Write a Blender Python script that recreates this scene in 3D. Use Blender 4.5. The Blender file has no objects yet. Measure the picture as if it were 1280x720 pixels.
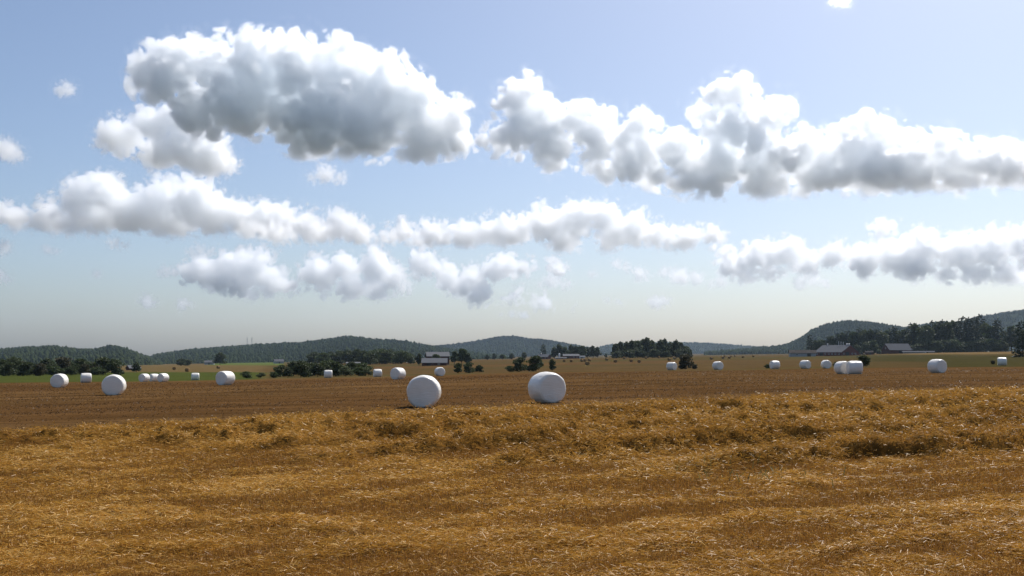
import bpy, math, random
import numpy as np
from mathutils import Vector, Matrix

scene = bpy.context.scene
COL = scene.collection
R = math.radians
F = 1256.0                      # focal length of the photograph in its own pixels (1280 wide)
PITCH = math.atan(83 / F)
CAMZ = 2.0

# ------------------------------------------------------------------ camera, sky, sun, exposure
cam = bpy.data.objects.new('camera', bpy.data.cameras.new('camera'))
COL.objects.link(cam)
cam.data.sensor_width = 36
cam.data.lens = 36 * F / 1280
cam.data.clip_start = 0.1
cam.data.clip_end = 90000
cam.location = (0, 0, CAMZ)
cam.rotation_euler = (math.pi / 2 + PITCH, 0, 0)
scene.camera = cam

SUN_EL, SUN_AZ = R(50), R(33)   # azimuth to the right of the view direction
world = bpy.data.worlds.new('World')
scene.world = world
world.use_nodes = True
wn = world.node_tree
sky = wn.nodes.new('ShaderNodeTexSky')
sky.sky_type = 'NISHITA'
sky.sun_disc = False
sky.sun_elevation = SUN_EL
sky.sun_rotation = SUN_AZ
sky.air_density = 0.85
sky.dust_density = 1.8
sky.ozone_density = 3.0
wn.links.new(sky.outputs[0], wn.nodes['Background'].inputs[0])
wn.nodes['Background'].inputs[1].default_value = 0.10
sd = bpy.data.lights.new('sun', 'SUN')
sun = bpy.data.objects.new('sun', sd)
COL.objects.link(sun)
sd.energy = 4.1
sd.angle = R(0.5)
sd.color = (1, 0.965, 0.92)
sdir = Vector((math.sin(SUN_AZ) * math.cos(SUN_EL), math.cos(SUN_AZ) * math.cos(SUN_EL), math.sin(SUN_EL)))
sun.rotation_euler = sdir.to_track_quat('Z', 'Y').to_euler()
scene.view_settings.view_transform = 'Standard'
scene.view_settings.look = 'None'
scene.view_settings.exposure = 0.32
scene.view_settings.gamma = 1
scene.render.engine = 'CYCLES'
cy = scene.cycles
cy.volume_bounces = 64
cy.max_bounces = 64
cy.diffuse_bounces = 3
cy.glossy_bounces = 2
cy.transmission_bounces = 3
cy.use_denoising = True

HAZE_DENSITY = 4.0e-5
CLOUD_KPX = 0.24
CLOUD_G = 0.74

# ------------------------------------------------------------------ helpers
def pdir(px, py):
    v = np.array([(px - 640) / F, 1.0, (360 - py) / F])
    c, s = math.cos(PITCH), math.sin(PITCH)
    return np.array([v[0], c * v[1] - s * v[2], s * v[1] + c * v[2]])

def hash2(ix, iy, seed):
    h = (ix.astype(np.int64) * 374761393 + iy.astype(np.int64) * 668265263 + seed * 1442695041) & 0xFFFFFFFF
    h = ((h ^ (h >> 13)) * 1274126177) & 0xFFFFFFFF
    h = h ^ (h >> 16)
    return (h & 0xFFFFFF) / float(0xFFFFFF)

def vnoise(x, y, seed=0):
    ix, iy = np.floor(x), np.floor(y)
    fx, fy = x - ix, y - iy
    fx = fx * fx * (3 - 2 * fx)
    fy = fy * fy * (3 - 2 * fy)
    a, b = hash2(ix, iy, seed), hash2(ix + 1, iy, seed)
    c, d = hash2(ix, iy + 1, seed), hash2(ix + 1, iy + 1, seed)
    return (a * (1 - fx) + b * fx) * (1 - fy) + (c * (1 - fx) + d * fx) * fy

def fbm2(x, y, seed=0, oct=4):
    t, a, n = 0, 1.0, 0
    for o in range(oct):
        t = t + a * vnoise(x * 2 ** o, y * 2 ** o, seed + o * 17)
        n += a
        a *= 0.5
    return t / n

def sstep(a, b, x):
    t = np.clip((x - a) / (b - a), 0, 1)
    return t * t * (3 - 2 * t)

def link(o, parent=None):
    COL.objects.link(o)
    if parent is not None:
        o.parent = parent
    return o

def mesh_np(name, V, Fc, mat, parent=None, smooth=False, attrs=None, loc=None):
    """V (n,3), Fc (m,k) -> ONE mesh object"""
    me = bpy.data.meshes.new(name)
    V = np.asarray(V, np.float32)
    Fc = np.asarray(Fc, np.int32)
    m, k = Fc.shape
    me.vertices.add(len(V))
    me.vertices.foreach_set('co', V.ravel())
    me.loops.add(m * k)
    me.loops.foreach_set('vertex_index', Fc.ravel())
    me.polygons.add(m)
    me.polygons.foreach_set('loop_start', np.arange(0, m * k, k, dtype=np.int32))
    me.polygons.foreach_set('loop_total', np.full(m, k, np.int32))
    if smooth:
        me.polygons.foreach_set('use_smooth', np.ones(m, bool))
    me.update(calc_edges=True)
    for an, (dom, typ, val) in (attrs or {}).items():
        at = me.attributes.new(an, typ, dom)
        at.data.foreach_set('vector' if typ == 'FLOAT_VECTOR' else ('color' if 'COLOR' in typ else 'value'),
                            np.asarray(val, np.float32).ravel())
    if mat:
        me.materials.append(mat)
    o = bpy.data.objects.new(name, me)
    if loc is not None:
        o.location = loc
    return link(o, parent)

def mesh_py(name, V, Fc, mat, parent=None, smooth=False):
    me = bpy.data.meshes.new(name)
    me.from_pydata([tuple(v) for v in V], [], [tuple(f) for f in Fc])
    me.update()
    if smooth:
        me.polygons.foreach_set('use_smooth', [True] * len(me.polygons))
    if mat:
        me.materials.append(mat)
    return link(bpy.data.objects.new(name, me), parent)

class Geo:
    def __init__(s):
        s.v, s.f = [], []
    def add(s, V, Fc):
        b = len(s.v)
        s.v += [tuple(v) for v in V]
        s.f += [tuple(i + b for i in f) for f in Fc]
        return s
    def box(s, x0, x1, y0, y1, z0, z1):
        V = [(x0, y0, z0), (x1, y0, z0), (x1, y1, z0), (x0, y1, z0), (x0, y0, z1), (x1, y0, z1), (x1, y1, z1), (x0, y1, z1)]
        return s.add(V, [(0, 3, 2, 1), (4, 5, 6, 7), (0, 1, 5, 4), (1, 2, 6, 5), (2, 3, 7, 6), (3, 0, 4, 7)])
    def tube(s, p, q, r0, r1, n=7):
        p, q = Vector(p), Vector(q)
        ax = (q - p).normalized()
        a = ax.orthogonal().normalized()
        b = ax.cross(a)
        V = []
        for c, r in ((p, r0), (q, r1)):
            for i in range(n):
                t = 2 * math.pi * i / n
                V.append(c + (a * math.cos(t) + b * math.sin(t)) * r)
        Fc = [(i, (i + 1) % n, n + (i + 1) % n, n + i) for i in range(n)]
        Fc += [tuple(reversed(range(n))), tuple(range(n, 2 * n))]
        return s.add(V, Fc)
    def build(s, name, mat, parent=None, smooth=False):
        return mesh_py(name, s.v, s.f, mat, parent, smooth)

def thing(name, label, cat, loc=(0, 0, 0), rz=0, group=None):
    o = bpy.data.objects.new(name, None)
    o.empty_display_size = 0.3
    o.location = loc
    o.rotation_euler = (0, 0, rz)
    tag(o, label, cat, group)
    return link(o)

def tag(o, label, cat, group=None):
    o['label'] = label
    o['category'] = cat
    if group:
        o['group'] = group
    return o

# ------------------------------------------------------------------ materials
def mat_new(name):
    m = bpy.data.materials.new(name)
    m.use_nodes = True
    t = m.node_tree
    p = t.nodes['Principled BSDF']
    return m, t, p

def nd(t, typ, **kw):
    n = t.nodes.new(typ)
    for k, v in kw.items():
        setattr(n, k, v)
    return n

def ramp(t, src, stops):
    r = nd(t, 'ShaderNodeValToRGB')
    e = r.color_ramp.elements
    while len(e) < len(stops):
        e.new(0.5)
    for i, (p, c) in enumerate(stops):
        e[i].position = p
        e[i].color = (*c, 1)
    t.links.new(src, r.inputs[0])
    return r.outputs[0]

def noise(t, scale, detail=4, rough=0.55, coord='Object', stretch=None):
    tc = nd(t, 'ShaderNodeTexCoord')
    src = tc.outputs[coord]
    if stretch:
        mp = nd(t, 'ShaderNodeMapping')
        mp.inputs['Scale'].default_value = stretch[0]
        mp.inputs['Rotation'].default_value = stretch[1]
        t.links.new(src, mp.inputs[0])
        src = mp.outputs[0]
    n = nd(t, 'ShaderNodeTexNoise')
    n.inputs['Scale'].default_value = scale
    n.inputs['Detail'].default_value = detail
    n.inputs['Roughness'].default_value = rough
    t.links.new(src, n.inputs['Vector'])
    return n.outputs['Fac']

def bump(t, p, src, strength, dist):
    b = nd(t, 'ShaderNodeBump')
    b.inputs['Strength'].default_value = strength
    b.inputs['Distance'].default_value = dist
    t.links.new(src, b.inputs['Height'])
    t.links.new(b.outputs[0], p.inputs['Normal'])

def mixc(t, fac, a, b, mode='MIX'):
    m = nd(t, 'ShaderNodeMix', data_type='RGBA', blend_type=mode)
    for s, v in ((m.inputs[0], fac), (m.inputs[6], a), (m.inputs[7], b)):
        if isinstance(v, (int, float)):
            s.default_value = v
        elif isinstance(v, tuple):
            s.default_value = (*v, 1)
        else:
            t.links.new(v, s)
    return m.outputs[2]

def rough_mat(name, c0, c1, scale, rough=0.8, bmp=0.0, dist=0.02, detail=4, stretch=None):
    m, t, p = mat_new(name)
    n = noise(t, scale, detail, 0.6, stretch=stretch)
    t.links.new(ramp(t, n, [(0.3, c0), (0.7, c1)]), p.inputs['Base Color'])
    p.inputs['Roughness'].default_value = rough
    p.inputs['Specular IOR Level'].default_value = 0.15 if rough < 0.9 else 0.0
    if bmp:
        bump(t, p, n, bmp, dist)
    return m

def leaf_mat(name, dark, light, trans=0.25, rough=0.6):
    """foliage: each leaf face carries its own tint"""
    m, t, p = mat_new(name)
    at = nd(t, 'ShaderNodeAttribute', attribute_name='tint')
    col = ramp(t, at.outputs['Fac'], [(0.0, dark), (1.0, light)])
    t.links.new(col, p.inputs['Base Color'])
    p.inputs['Roughness'].default_value = rough
    p.inputs['Specular IOR Level'].default_value = 0.2 if trans > 0 else 0.0
    tr = nd(t, 'ShaderNodeBsdfTranslucent')
    t.links.new(col, tr.inputs[0])
    mx = nd(t, 'ShaderNodeMixShader')
    mx.inputs[0].default_value = trans
    t.links.new(p.outputs[0], mx.inputs[1])
    t.links.new(tr.outputs[0], mx.inputs[2])
    t.links.new(mx.outputs[0], t.nodes['Material Output'].inputs['Surface'])
    return m

M = {}
# white silage film: slightly glossy, faint creases running round the bale, cream tone mottled at random
m, t, p = mat_new('white_film')
n1 = noise(t, 3.0, 5, 0.6, stretch=((1, 1, 6), (0, 0, 0)))
n2 = noise(t, 1.1, 4, 0.6)
t.links.new(ramp(t, n2, [(0.35, (0.79, 0.74, 0.65)), (0.6, (0.87, 0.82, 0.73))]), p.inputs['Base Color'])
p.inputs['Roughness'].default_value = 0.34
p.inputs['Specular IOR Level'].default_value = 0.5
bump(t, p, n1, 0.6, 0.03)
M['film'] = m

M['bark'] = rough_mat('bark', (0.05, 0.037, 0.026), (0.11, 0.085, 0.06), 3, 0.9, 0.4)
M['leaf_dark'] = leaf_mat('leaf_dark', (0.035, 0.048, 0.018), (0.085, 0.105, 0.036))
M['leaf_mid'] = leaf_mat('leaf_mid', (0.04, 0.06, 0.02), (0.10, 0.13, 0.04))
M['leaf_pale'] = leaf_mat('leaf_pale', (0.06, 0.075, 0.03), (0.14, 0.16, 0.07))
M['leaf_brown'] = leaf_mat('leaf_brown', (0.042, 0.040, 0.02), (0.09, 0.08, 0.035))
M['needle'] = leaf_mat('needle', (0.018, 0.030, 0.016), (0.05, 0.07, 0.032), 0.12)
M['forest'] = leaf_mat('forest_canopy', (0.018, 0.028, 0.014), (0.045, 0.058, 0.022), 0.0, 1.0)
M['hill'] = rough_mat('wooded_hill', (0.016, 0.023, 0.012), (0.03, 0.038, 0.018), 0.01, 0.95)
M['red'] = rough_mat('red_boards', (0.10, 0.030, 0.022), (0.15, 0.046, 0.034), 1.2, 0.75, 0.3, 0.02, stretch=((6, 6, .5), (0, 0, 0)))
M['dark_red'] = rough_mat('dark_red_boards', (0.065, 0.026, 0.020), (0.10, 0.038, 0.029), 1.2, 0.8, 0.3, 0.02, stretch=((6, 6, .5), (0, 0, 0)))
M['white_boards'] = rough_mat('white_boards', (0.55, 0.55, 0.52), (0.75, 0.75, 0.72), 1.5, 0.6)
M['grey_boards'] = rough_mat('grey_boards', (0.26, 0.27, 0.27), (0.36, 0.37, 0.37), 1.5, 0.6)
M['roof_grey'] = rough_mat('grey_roof', (0.10, 0.10, 0.105), (0.15, 0.15, 0.155), 0.8, 0.95, 0.2, 0.03, stretch=((8, 1, 1), (0, 0, 0)))
M['roof_pale'] = rough_mat('pale_roof', (0.13, 0.13, 0.135), (0.18, 0.18, 0.18), 0.7, 0.95, 0.2, 0.03, stretch=((8, 1, 1), (0, 0, 0)))
M['roof_dark'] = rough_mat('dark_roof', (0.06, 0.05, 0.045), (0.09, 0.08, 0.07), 0.8, 0.95)
M['opening'] = rough_mat('dark_opening', (0.015, 0.015, 0.016), (0.03, 0.03, 0.03), 1.0, 0.3)
M['frame'] = rough_mat('white_frame', (0.6, 0.6, 0.58), (0.75, 0.75, 0.72), 2, 0.5)
M['steel'] = rough_mat('galvanised_steel', (0.30, 0.31, 0.32), (0.42, 0.43, 0.44), 2, 0.45)
M['bale_straw'] = rough_mat('packed_straw', (0.16, 0.095, 0.04), (0.34, 0.22, 0.10), 6, 0.9, 0.6, 0.05)

# ------------------------------------------------------------------ terrain
# every white bale: centre column, base row, height, yaw of its axis, diameter and length, label
BALES = [
    (76.5, 484, 18.0, 20, 'round white wrapped bale on brown stubble, leftmost bale in the field'),
    (109.5, 478, 12.5, 85, 'barrel shaped white wrapped bale lying side on between the two round bales at left'),
    (144.5, 493.5, 27.0, 8, 'large white wrapped bale showing its round end, nearest bale of the left group'),
    (182, 477, 10.8, 38, 'white wrapped bale at the left end of the row of three by the green strip'),
    (194, 477, 10.2, 60, 'half hidden white wrapped bale in the middle of the row of three'),
    (205.5, 477, 11.2, 42, 'white wrapped bale at the right end of the row of three by the green strip'),
    (245.5, 475, 9.6, 90, 'small squarish white wrapped bale alone in front of the green strip'),
    (283, 481, 18.5, 40, 'white wrapped bale with sunlit right side, just right of the green strip'),
    (411, 472, 10.2, 88, 'small white wrapped bale directly in front of the dark willow bushes'),
    (472.5, 471, 10.2, 80, 'small white wrapped bale with a dark left side at the bush edge'),
    (498, 474, 15.5, 36, 'white wrapped bale seen cornerwise, to the left of the big round bale'),
    (530.5, 501, 41.5, 5, 'biggest white wrapped bale showing its flat round end by the loose straw'),
    (550, 469.8, 11.5, -20, 'small white bale peeking out behind the big round bale'),
    (683.5, 496.5, 39.5, -24, 'big white wrapped bale turned slightly aside, standing before the pair of dark bushes'),
    (839, 462.6, 10.6, -55, 'small white wrapped bale standing just left of the lone dark bush'),
    (896.5, 462, 11.0, -35, 'small white wrapped bale alone, just right of the lone dark bush'),
    (967.5, 461, 10.6, 62, 'leftmost of the three small white bales before the red barn'),
    (1005.5, 460.6, 11.0, -48, 'middle one of the three small white bales before the red barn'),
    (1031.5, 460.6, 11.0, -20, 'rightmost of the three small white bales before the red barn'),
    (1052, 467.5, 17.0, -30, 'left bale of the touching white pair in front of the dark round bush'),
    (1067, 467.5, 17.4, 75, 'right bale of the touching white pair in front of the dark round bush'),
    (1170, 465.8, 17.8, -42, 'wide white wrapped bale seen cornerwise in front of the spruce wood'),
    (1251, 456.8, 10.6, 88, 'small upright looking white bale near the tall spruce, rightmost bale of all'),
]
BD = 1.25

def hor(px):
    return 453 - 20 * px / 1280.0

CP = []
for b in BALES:
    d = BD * F / b[2]
    CP.append((b[0], d, (b[1] - hor(b[0])) * d / F))
for px in (-400, 0, 320, 640, 960, 1280, 1700):
    CP.append((px, 9, 2.0))
    CP.append((px, 20, 2.0))
    CP.append((px, 1500, 7.0))
    CP.append((px, 4000, 9.0))
    CP.append((px, 9000, 11.0))
CP += [(-400, 60, 2.05), (1700, 60, 2.05), (-400, 150, 3.0), (1700, 200, 2.8), (-400, 400, 3.6), (1700, 500, 3.2)]
for px, d, row in ((100, 300, 467), (20, 230, 470), (240, 900, 456), (400, 172, 471.5), (585, 190, 466.5), (660, 200, 464.5), (857, 230, 461.3),
                   (1076, 160, 458), (815, 640, 447), (700, 800, 448.5), (545, 450, 457), (1040, 700, 445), (1150, 740, 441.3),
                   (1270, 300, 446.5), (790, 400, 453.2), (900, 600, 447.6)):
    CP.append((px, d, (row - hor(px)) * d / F))
CP = np.array(CP, float)

def _tps(r):
    return r * r * np.log(np.maximum(r, 1e-6))

_Q = np.c_[CP[:, 0] / 400.0, np.log(CP[:, 1])]
_n = len(_Q)
_K = _tps(np.sqrt(((_Q[:, None] - _Q[None]) ** 2).sum(2))) + np.eye(_n) * 0.01
_P = np.c_[np.ones(_n), _Q]
_W = np.linalg.solve(np.block([[_K, _P], [_P.T, np.zeros((3, 3))]]), np.r_[CP[:, 2], 0, 0, 0])

def h_eff(px, d):
    u = np.clip(np.asarray(px, float), -500, 1800) / 400.0
    v = np.log(np.clip(d, 9, 9000))
    out = _W[_n] + _W[_n + 1] * u + _W[_n + 2] * v
    for i in range(_n):
        out = out + _W[i] * _tps(np.sqrt((u - _Q[i, 0]) ** 2 + (v - _Q[i, 1]) ** 2))
    return np.maximum(out, 1.9)

def zbase(x, y):
    yc = np.maximum(y, 12.0)
    return CAMZ + 0.01563 * np.clip(x, -700, 700) - h_eff(640 + F * x / yc, np.maximum(y, 9.0))

# the edge of the loose straw: a straight line in the field, s > 0 on the camera's side
EA, EB = np.array([-13.9, 27.3]), np.array([23.2, 45.6])
_ed = (EB - EA) / np.linalg.norm(EB - EA)
_en = np.array([_ed[1], -_ed[0]])

def edge_s(x, y):
    return (x - EA[0]) * _en[0] + (y - EA[1]) * _en[1]

def edge_t(x, y):
    return (x - EA[0]) * _ed[0] + (y - EA[1]) * _ed[1]

ROWS = [(0.9, 0.9, 0.05), (3.2, 0.5, 0.10), (5.8, 0.5, 0.22), (8.4, 0.45, 0.26), (11.4, 0.45, 0.28), (14.2, 0.45, 0.28), (17.0, 0.45, 0.24)]

def straw_field(x, y):
    """returns (loose-straw height, cover 0..1) near the camera"""
    s, tt = edge_s(x, y), edge_t(x, y)
    wob = 0.9 * (fbm2(tt * 0.16, s * 0.05, 5, 3) - 0.5) * 2
    hgt = 0 * x
    for k, (sc, w, hh) in enumerate(ROWS):
        g = np.exp(-(((s + (wob if k else wob * 0.3)) - sc) / w) ** 2)
        md = 0.55 + 0.8 * fbm2(tt * 0.35 + 31 * k, s * 0.2, 9 + k, 3)
        fade = sstep(-4, 4, tt - (0.65 * sc + 0.5)) if k > 1 else 1.0
        hgt = hgt + hh * g * md * fade
    clump = fbm2(x * 2.2, y * 2.2, 21, 4)
    hgt = hgt * np.clip(0.50 + 0.95 * sstep(0.3, 0.7, clump), 0, 1.6) + 0.08 * sstep(0.42, 0.75, fbm2(x * 4.2, y * 4.2, 22, 3)) * np.clip(hgt * 9, 0, 1)
    hgt = 0.42 * np.tanh(hgt * 1.7 / 0.42)
    inside = sstep(-0.3, 0.5, s)
    q = y - 0.045 * (x - 2) ** 2
    band = fbm2(q * 0.55, x * 0.06 + 3, 33, 2)
    band2 = fbm2(q * 1.7 + 7, x * 0.12, 34, 2)
    patch = fbm2(x * 0.5, y * 0.5, 35, 4)
    u_, v_ = x * 0.897 + y * 0.441, y * 0.897 - x * 0.441
    patch2 = fbm2(u_ * 0.55, v_ * 2.1, 37, 3)
    cover = np.clip(0.46 + 0.45 * (band - 0.45) + 0.5 * (band2 - 0.5) + 1.3 * (patch - 0.5) + 1.7 * (patch2 - 0.5) + 1.4 * hgt, 0.05, 1)
    low = 0.09 * cover * sstep(0.3, 0.75, fbm2(x * 1.8, y * 1.8, 36, 4))
    return (hgt + low) * inside, cover * inside

def zground(x, y):
    x, y = np.asarray(x, float), np.asarray(y, float)
    z = zbase(x, y)
    near = (y < 75) & (edge_s(x, y) > -0.5)
    if np.any(near):
        h, _c = straw_field(np.where(near, x, 0), np.where(near, y, 20))
        z = z + np.where(near, h, 0)
    return z

_DG = np.exp(np.linspace(math.log(9), math.log(6000), 500))

def place(px, row=None, d=None):
    """ground point seen in column px: either at a distance or at the distance where the ground shows in that row"""
    if d is None:
        rows = hor(px) + h_eff(np.full(500, px), _DG) * F / _DG
        k = int(np.argmax(rows <= row))
        d = _DG[k]
    x = (px - 640) / F * d
    return float(x), float(d), float(zground(np.array([x]), np.array([d]))[0])

# ground sheet: fine where the photograph is close, coarse towards the horizon
us = np.r_[np.linspace(-1.7, -0.58, 50)[:-1], np.linspace(-0.58, 0.58, 880), np.linspace(0.58, 1.7, 50)[1:]]
Y0 = 6.0
ys = np.r_[np.exp(np.linspace(math.log(0.6), math.log(13.5), 40))[:-1], np.exp(np.linspace(math.log(13.5), math.log(82), 780)),
           np.exp(np.linspace(math.log(82), math.log(7600), 420))[1:]] - Y0
gy, gu = np.meshgrid(ys, us, indexing='ij')
gx = gu * (gy + Y0)
gx, gy = gx.ravel(), gy.ravel()
gz = zbase(gx, gy)
nearm = (gy < 85)
sf_h, sf_c = np.zeros_like(gx), np.zeros_like(gx)
hh, cc = straw_field(gx[nearm], gy[nearm])
sf_h[nearm], sf_c[nearm] = hh, cc
es = edge_s(gx, gy)
gz = gz + sf_h
# small furrows of the cut field
gz = gz + np.where((gy < 300) & (es < 0), 0.03 * (fbm2(gx * 0.8, gy * 0.8, 50, 3) - 0.5), 0)

yc = np.maximum(gy, 12)
gpx = 640 + F * gx / yc
grow = hor(gpx) + (CAMZ + 0.01563 * np.clip(gx, -700, 700) - zbase(gx, gy)) * F / yc
jit = (fbm2(gx * 0.03, gy * 0.03, 60, 4) - 0.5)
grow = grow + jit * 2.0
colr = np.zeros((len(gx), 3), np.float32)

def put(mask, c):
    mask = np.clip(mask, 0, 1)[:, None]
    colr[:] = colr * (1 - mask) + np.array(c, np.float32) * mask

C_MID = (0.098, 0.055, 0.022)
put(np.ones_like(gx), (0.085, 0.056, 0.024))                       # far stubble
big = fbm2(gx * 0.006, gy * 0.012, 61, 3)
put(sstep(0.45, 0.62, big) * 0.8, (0.065, 0.058, 0.022))
put(sstep(0.55, 0.7, fbm2(gx * 0.004 + 9, gy * 0.02, 62, 3)) * 0.7, (0.105, 0.060, 0.026))
left = sstep(345, 318, gpx + jit * 30)
put(left * (grow > 455), (0.115, 0.082, 0.036))
put(left * sstep(464.5, 466, grow), (0.054, 0.066, 0.017))
put(sstep(255, 270, gpx) * sstep(360, 350, gpx) * sstep(457, 456, grow) * sstep(450.5, 451.5, grow), (0.085, 0.11, 0.03))
put(sstep(455, 452, grow) * sstep(270, 230, gpx) * (gpx > 190), (0.11, 0.085, 0.035))
rt = sstep(1020, 1120, gpx)
put(rt * sstep(443.0, 445.5, grow), (0.050, 0.044, 0.017))
put(rt * sstep(451, 453, grow) * sstep(1180, 1140, gpx), (0.075, 0.052, 0.022))
put(rt * sstep(443.5, 442.5, grow), (0.14, 0.095, 0.042))
E = np.interp(gpx, [-300, 0, 160, 330, 480, 640, 860, 1000, 1100, 1280, 1600], [479, 478.5, 477.3, 474.5, 472.0, 466.0, 463.5, 461, 459.5, 458, 456])
put(sstep(-0.5, 0.5, grow - E), C_MID)
# bands where the combine went: lighter and darker swathes parallel to the straw edge
tt_ = edge_t(gx, gy)
bnd = fbm2(es * 0.11, tt_ * 0.006, 63, 3)
isfield = sstep(-0.5, 0.5, grow - E) * (es < 0)
put(isfield * sstep(0.45, 0.7, bnd) * 0.6, (0.082, 0.042, 0.016))
put(isfield * sstep(0.5, 0.3, bnd) * 0.6, (0.125, 0.070, 0.028))
inn = sstep(-0.25, 0.25, es)
put(inn, (0.085, 0.040, 0.010))
put(inn * sf_c * 0.85, (0.22, 0.115, 0.026))

m, t, p = mat_new('field_soil')
at = nd(t, 'ShaderNodeAttribute', attribute_name='Col')
n_f = noise(t, 9.0, 6, 0.7)
n_m = noise(t, 0.35, 5, 0.6, stretch=((0.35, 1, 1), (0, 0, R(-26.5))))
c1 = mixc(t, 1.0, at.outputs['Color'], ramp(t, n_f, [(0.25, (0.45, 0.42, 0.40)), (0.75, (1.5, 1.5, 1.5))]), 'MULTIPLY')
n_l = noise(t, 1.0, 4, 0.65, stretch=((0.03, 1.6, 1), (0, 0, R(-26.5))))
c1 = mixc(t, 1.0, c1, ramp(t, n_l, [(0.3, (0.78, 0.77, 0.75)), (0.7, (1.24, 1.23, 1.2))]), 'MULTIPLY')
c2 = mixc(t, 1.0, c1, ramp(t, n_m, [(0.3, (0.68, 0.67, 0.65)), (0.7, (1.3, 1.3, 1.3))]), 'MULTIPLY')
t.links.new(c2, p.inputs['Base Color'])
p.inputs['Roughness'].default_value = 1.0
p.inputs['Specular IOR Level'].default_value = 0.0
bump(t, p, n_f, 0.6, 0.05)
M['field'] = m
nr, nc = len(ys), len(us)
ii = (np.arange(nr - 1)[:, None] * nc + np.arange(nc - 1)[None]).ravel()
quads = np.c_[ii, ii + 1, ii + nc + 1, ii + nc]
ground = mesh_np('field', np.c_[gx, gy, gz], quads, M['field'], smooth=True,
                 attrs={'Col': ('POINT', 'FLOAT_COLOR', np.c_[colr, np.ones(len(gx))])})
ground['kind'] = 'structure'

# ------------------------------------------------------------------ loose straw and standing stubble
def blades(name, x, y, z, length, width, az, tilt, tint, mat):
    """thin bent strips: two quads each"""
    n = len(x)
    dirv = np.c_[np.cos(az) * np.cos(tilt), np.sin(az) * np.cos(tilt), np.sin(tilt)]
    side = np.c_[-np.sin(az), np.cos(az), np.zeros(n)]
    rng = np.random.default_rng(n)
    roll = rng.uniform(0, math.pi, n)
    up = np.cross(dirv, side)
    side = side * np.cos(roll)[:, None] + up * np.sin(roll)[:, None]
    P = np.c_[x, y, z]
    half = side * (width / 2)[:, None]
    mid = P + dirv * (length * 0.5)[:, None]
    mid[:, 2] += length * rng.uniform(-0.03, 0.10, n)
    end = P + dirv * length[:, None]
    V = np.stack([P - half, P + half, mid - half, mid + half, end - half * .7, end + half * .7], 1).reshape(-1, 3)
    b = np.arange(n)[:, None] * 6
    Fc = np.concatenate([b + np.array([[0, 1, 3, 2]]), b + np.array([[2, 3, 5, 4]])])
    o = mesh_np(name, V, Fc, mat, attrs={'tint': ('FACE', 'FLOAT', np.r_[tint, tint])})
    o['kind'] = 'stuff'
    return o

def straw_mat(name, c0, c1, c2, trans):
    m, t, p = mat_new(name)
    at = nd(t, 'ShaderNodeAttribute', attribute_name='tint')
    col = ramp(t, at.outputs['Fac'], [(0.0, c0), (0.55, c1), (1.0, c2)])
    t.links.new(col, p.inputs['Base Color'])
    p.inputs['Roughness'].default_value = 0.45
    p.inputs['Specular IOR Level'].default_value = 0.2 if trans > 0 else 0.0
    tr = nd(t, 'ShaderNodeBsdfTranslucent')
    t.links.new(col, tr.inputs[0])
    mx = nd(t, 'ShaderNodeMixShader')
    mx.inputs[0].default_value = trans
    t.links.new(p.outputs[0], mx.inputs[1])
    t.links.new(tr.outputs[0], mx.inputs[2])
    t.links.new(mx.outputs[0], t.nodes['Material Output'].inputs['Surface'])
    return m

M['straw'] = straw_mat('straw', (0.26, 0.12, 0.020), (0.56, 0.31, 0.056), (0.76, 0.57, 0.24), 0.30)
M['stubble'] = straw_mat('stubble', (0.20, 0.085, 0.018), (0.38, 0.19, 0.042), (0.58, 0.37, 0.12), 0.35)

M['field_stubble'] = straw_mat('field_stubble', (0.07, 0.036, 0.013), (0.15, 0.085, 0.034), (0.34, 0.22, 0.10), 0.2)
rng = np.random.default_rng(7)

def scatter(n, lo=478, hi=790):
    """points on the near field, denser close to the camera (even in the picture)"""
    px = rng.uniform(-120, 1400, n)
    row = lo + (hi - lo) * rng.uniform(0, 1, n)
    d = 2.0 * F / np.maximum(row - hor(px), 25)
    d = d * rng.uniform(0.985, 1.015, n)
    x = (px - 640) / F * d
    k = (edge_s(x, d) > -0.15) & (d < 70)
    return x[k], d[k]

x, y = scatter(1100000)
h, c = straw_field(x, y)
k = rng.uniform(0, 1, len(x)) < np.clip(0.12 + 0.95 * c, 0, 1)
x, y, h, c = x[k], y[k], h[k], c[k]
n = len(x)
z = zbase(x, y) + h + rng.uniform(-0.01, 0.05, n) + h * rng.uniform(-0.1, 0.35, n)
tint = np.clip(0.12 + 0.45 * rng.beta(2, 2, n) + 0.30 * (c - 0.5) + 0.45 * (rng.uniform(0, 1, n) < 0.04) - 0.14 * sstep(.08, .25, h) + 0.5 * (fbm2(x * .16, y * .30, 71, 3) - .5), 0, 0.9)
straw = blades('straw', x, y, z, rng.uniform(0.03, 0.095, n) * (1 + y * 0.016), 0.0038 + 0.00034 * y * rng.uniform(.6, 1.3, n),
               R(10) + rng.normal(0, 0.75, n) + math.pi * rng.integers(0, 2, n), rng.normal(0.05, 0.22 + 0.25 * (h > .1), n), tint, M['straw'])
x, y = scatter(480000)
h, c = straw_field(x, y)
k = (rng.uniform(0, 1, len(x)) < np.clip(1.0 - 1.1 * c, 0.05, 1))
x, y, h, c = x[k], y[k], h[k], c[k]
n = len(x)
z = zbase(x, y) + h * 0.3
tint = np.clip(0.10 + 0.5 * rng.beta(2, 2.5, n) + 0.35 * (rng.uniform(0, 1, n) < 0.04), 0, 1)
stub = blades('stubble', x, y, z, rng.uniform(0.04, 0.11, n), 0.003 + 0.00032 * y * rng.uniform(.6, 1.3, n),
              rng.uniform(0, 2 * math.pi, n), rng.normal(1.2, 0.28, n), tint, M['stubble'])

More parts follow.
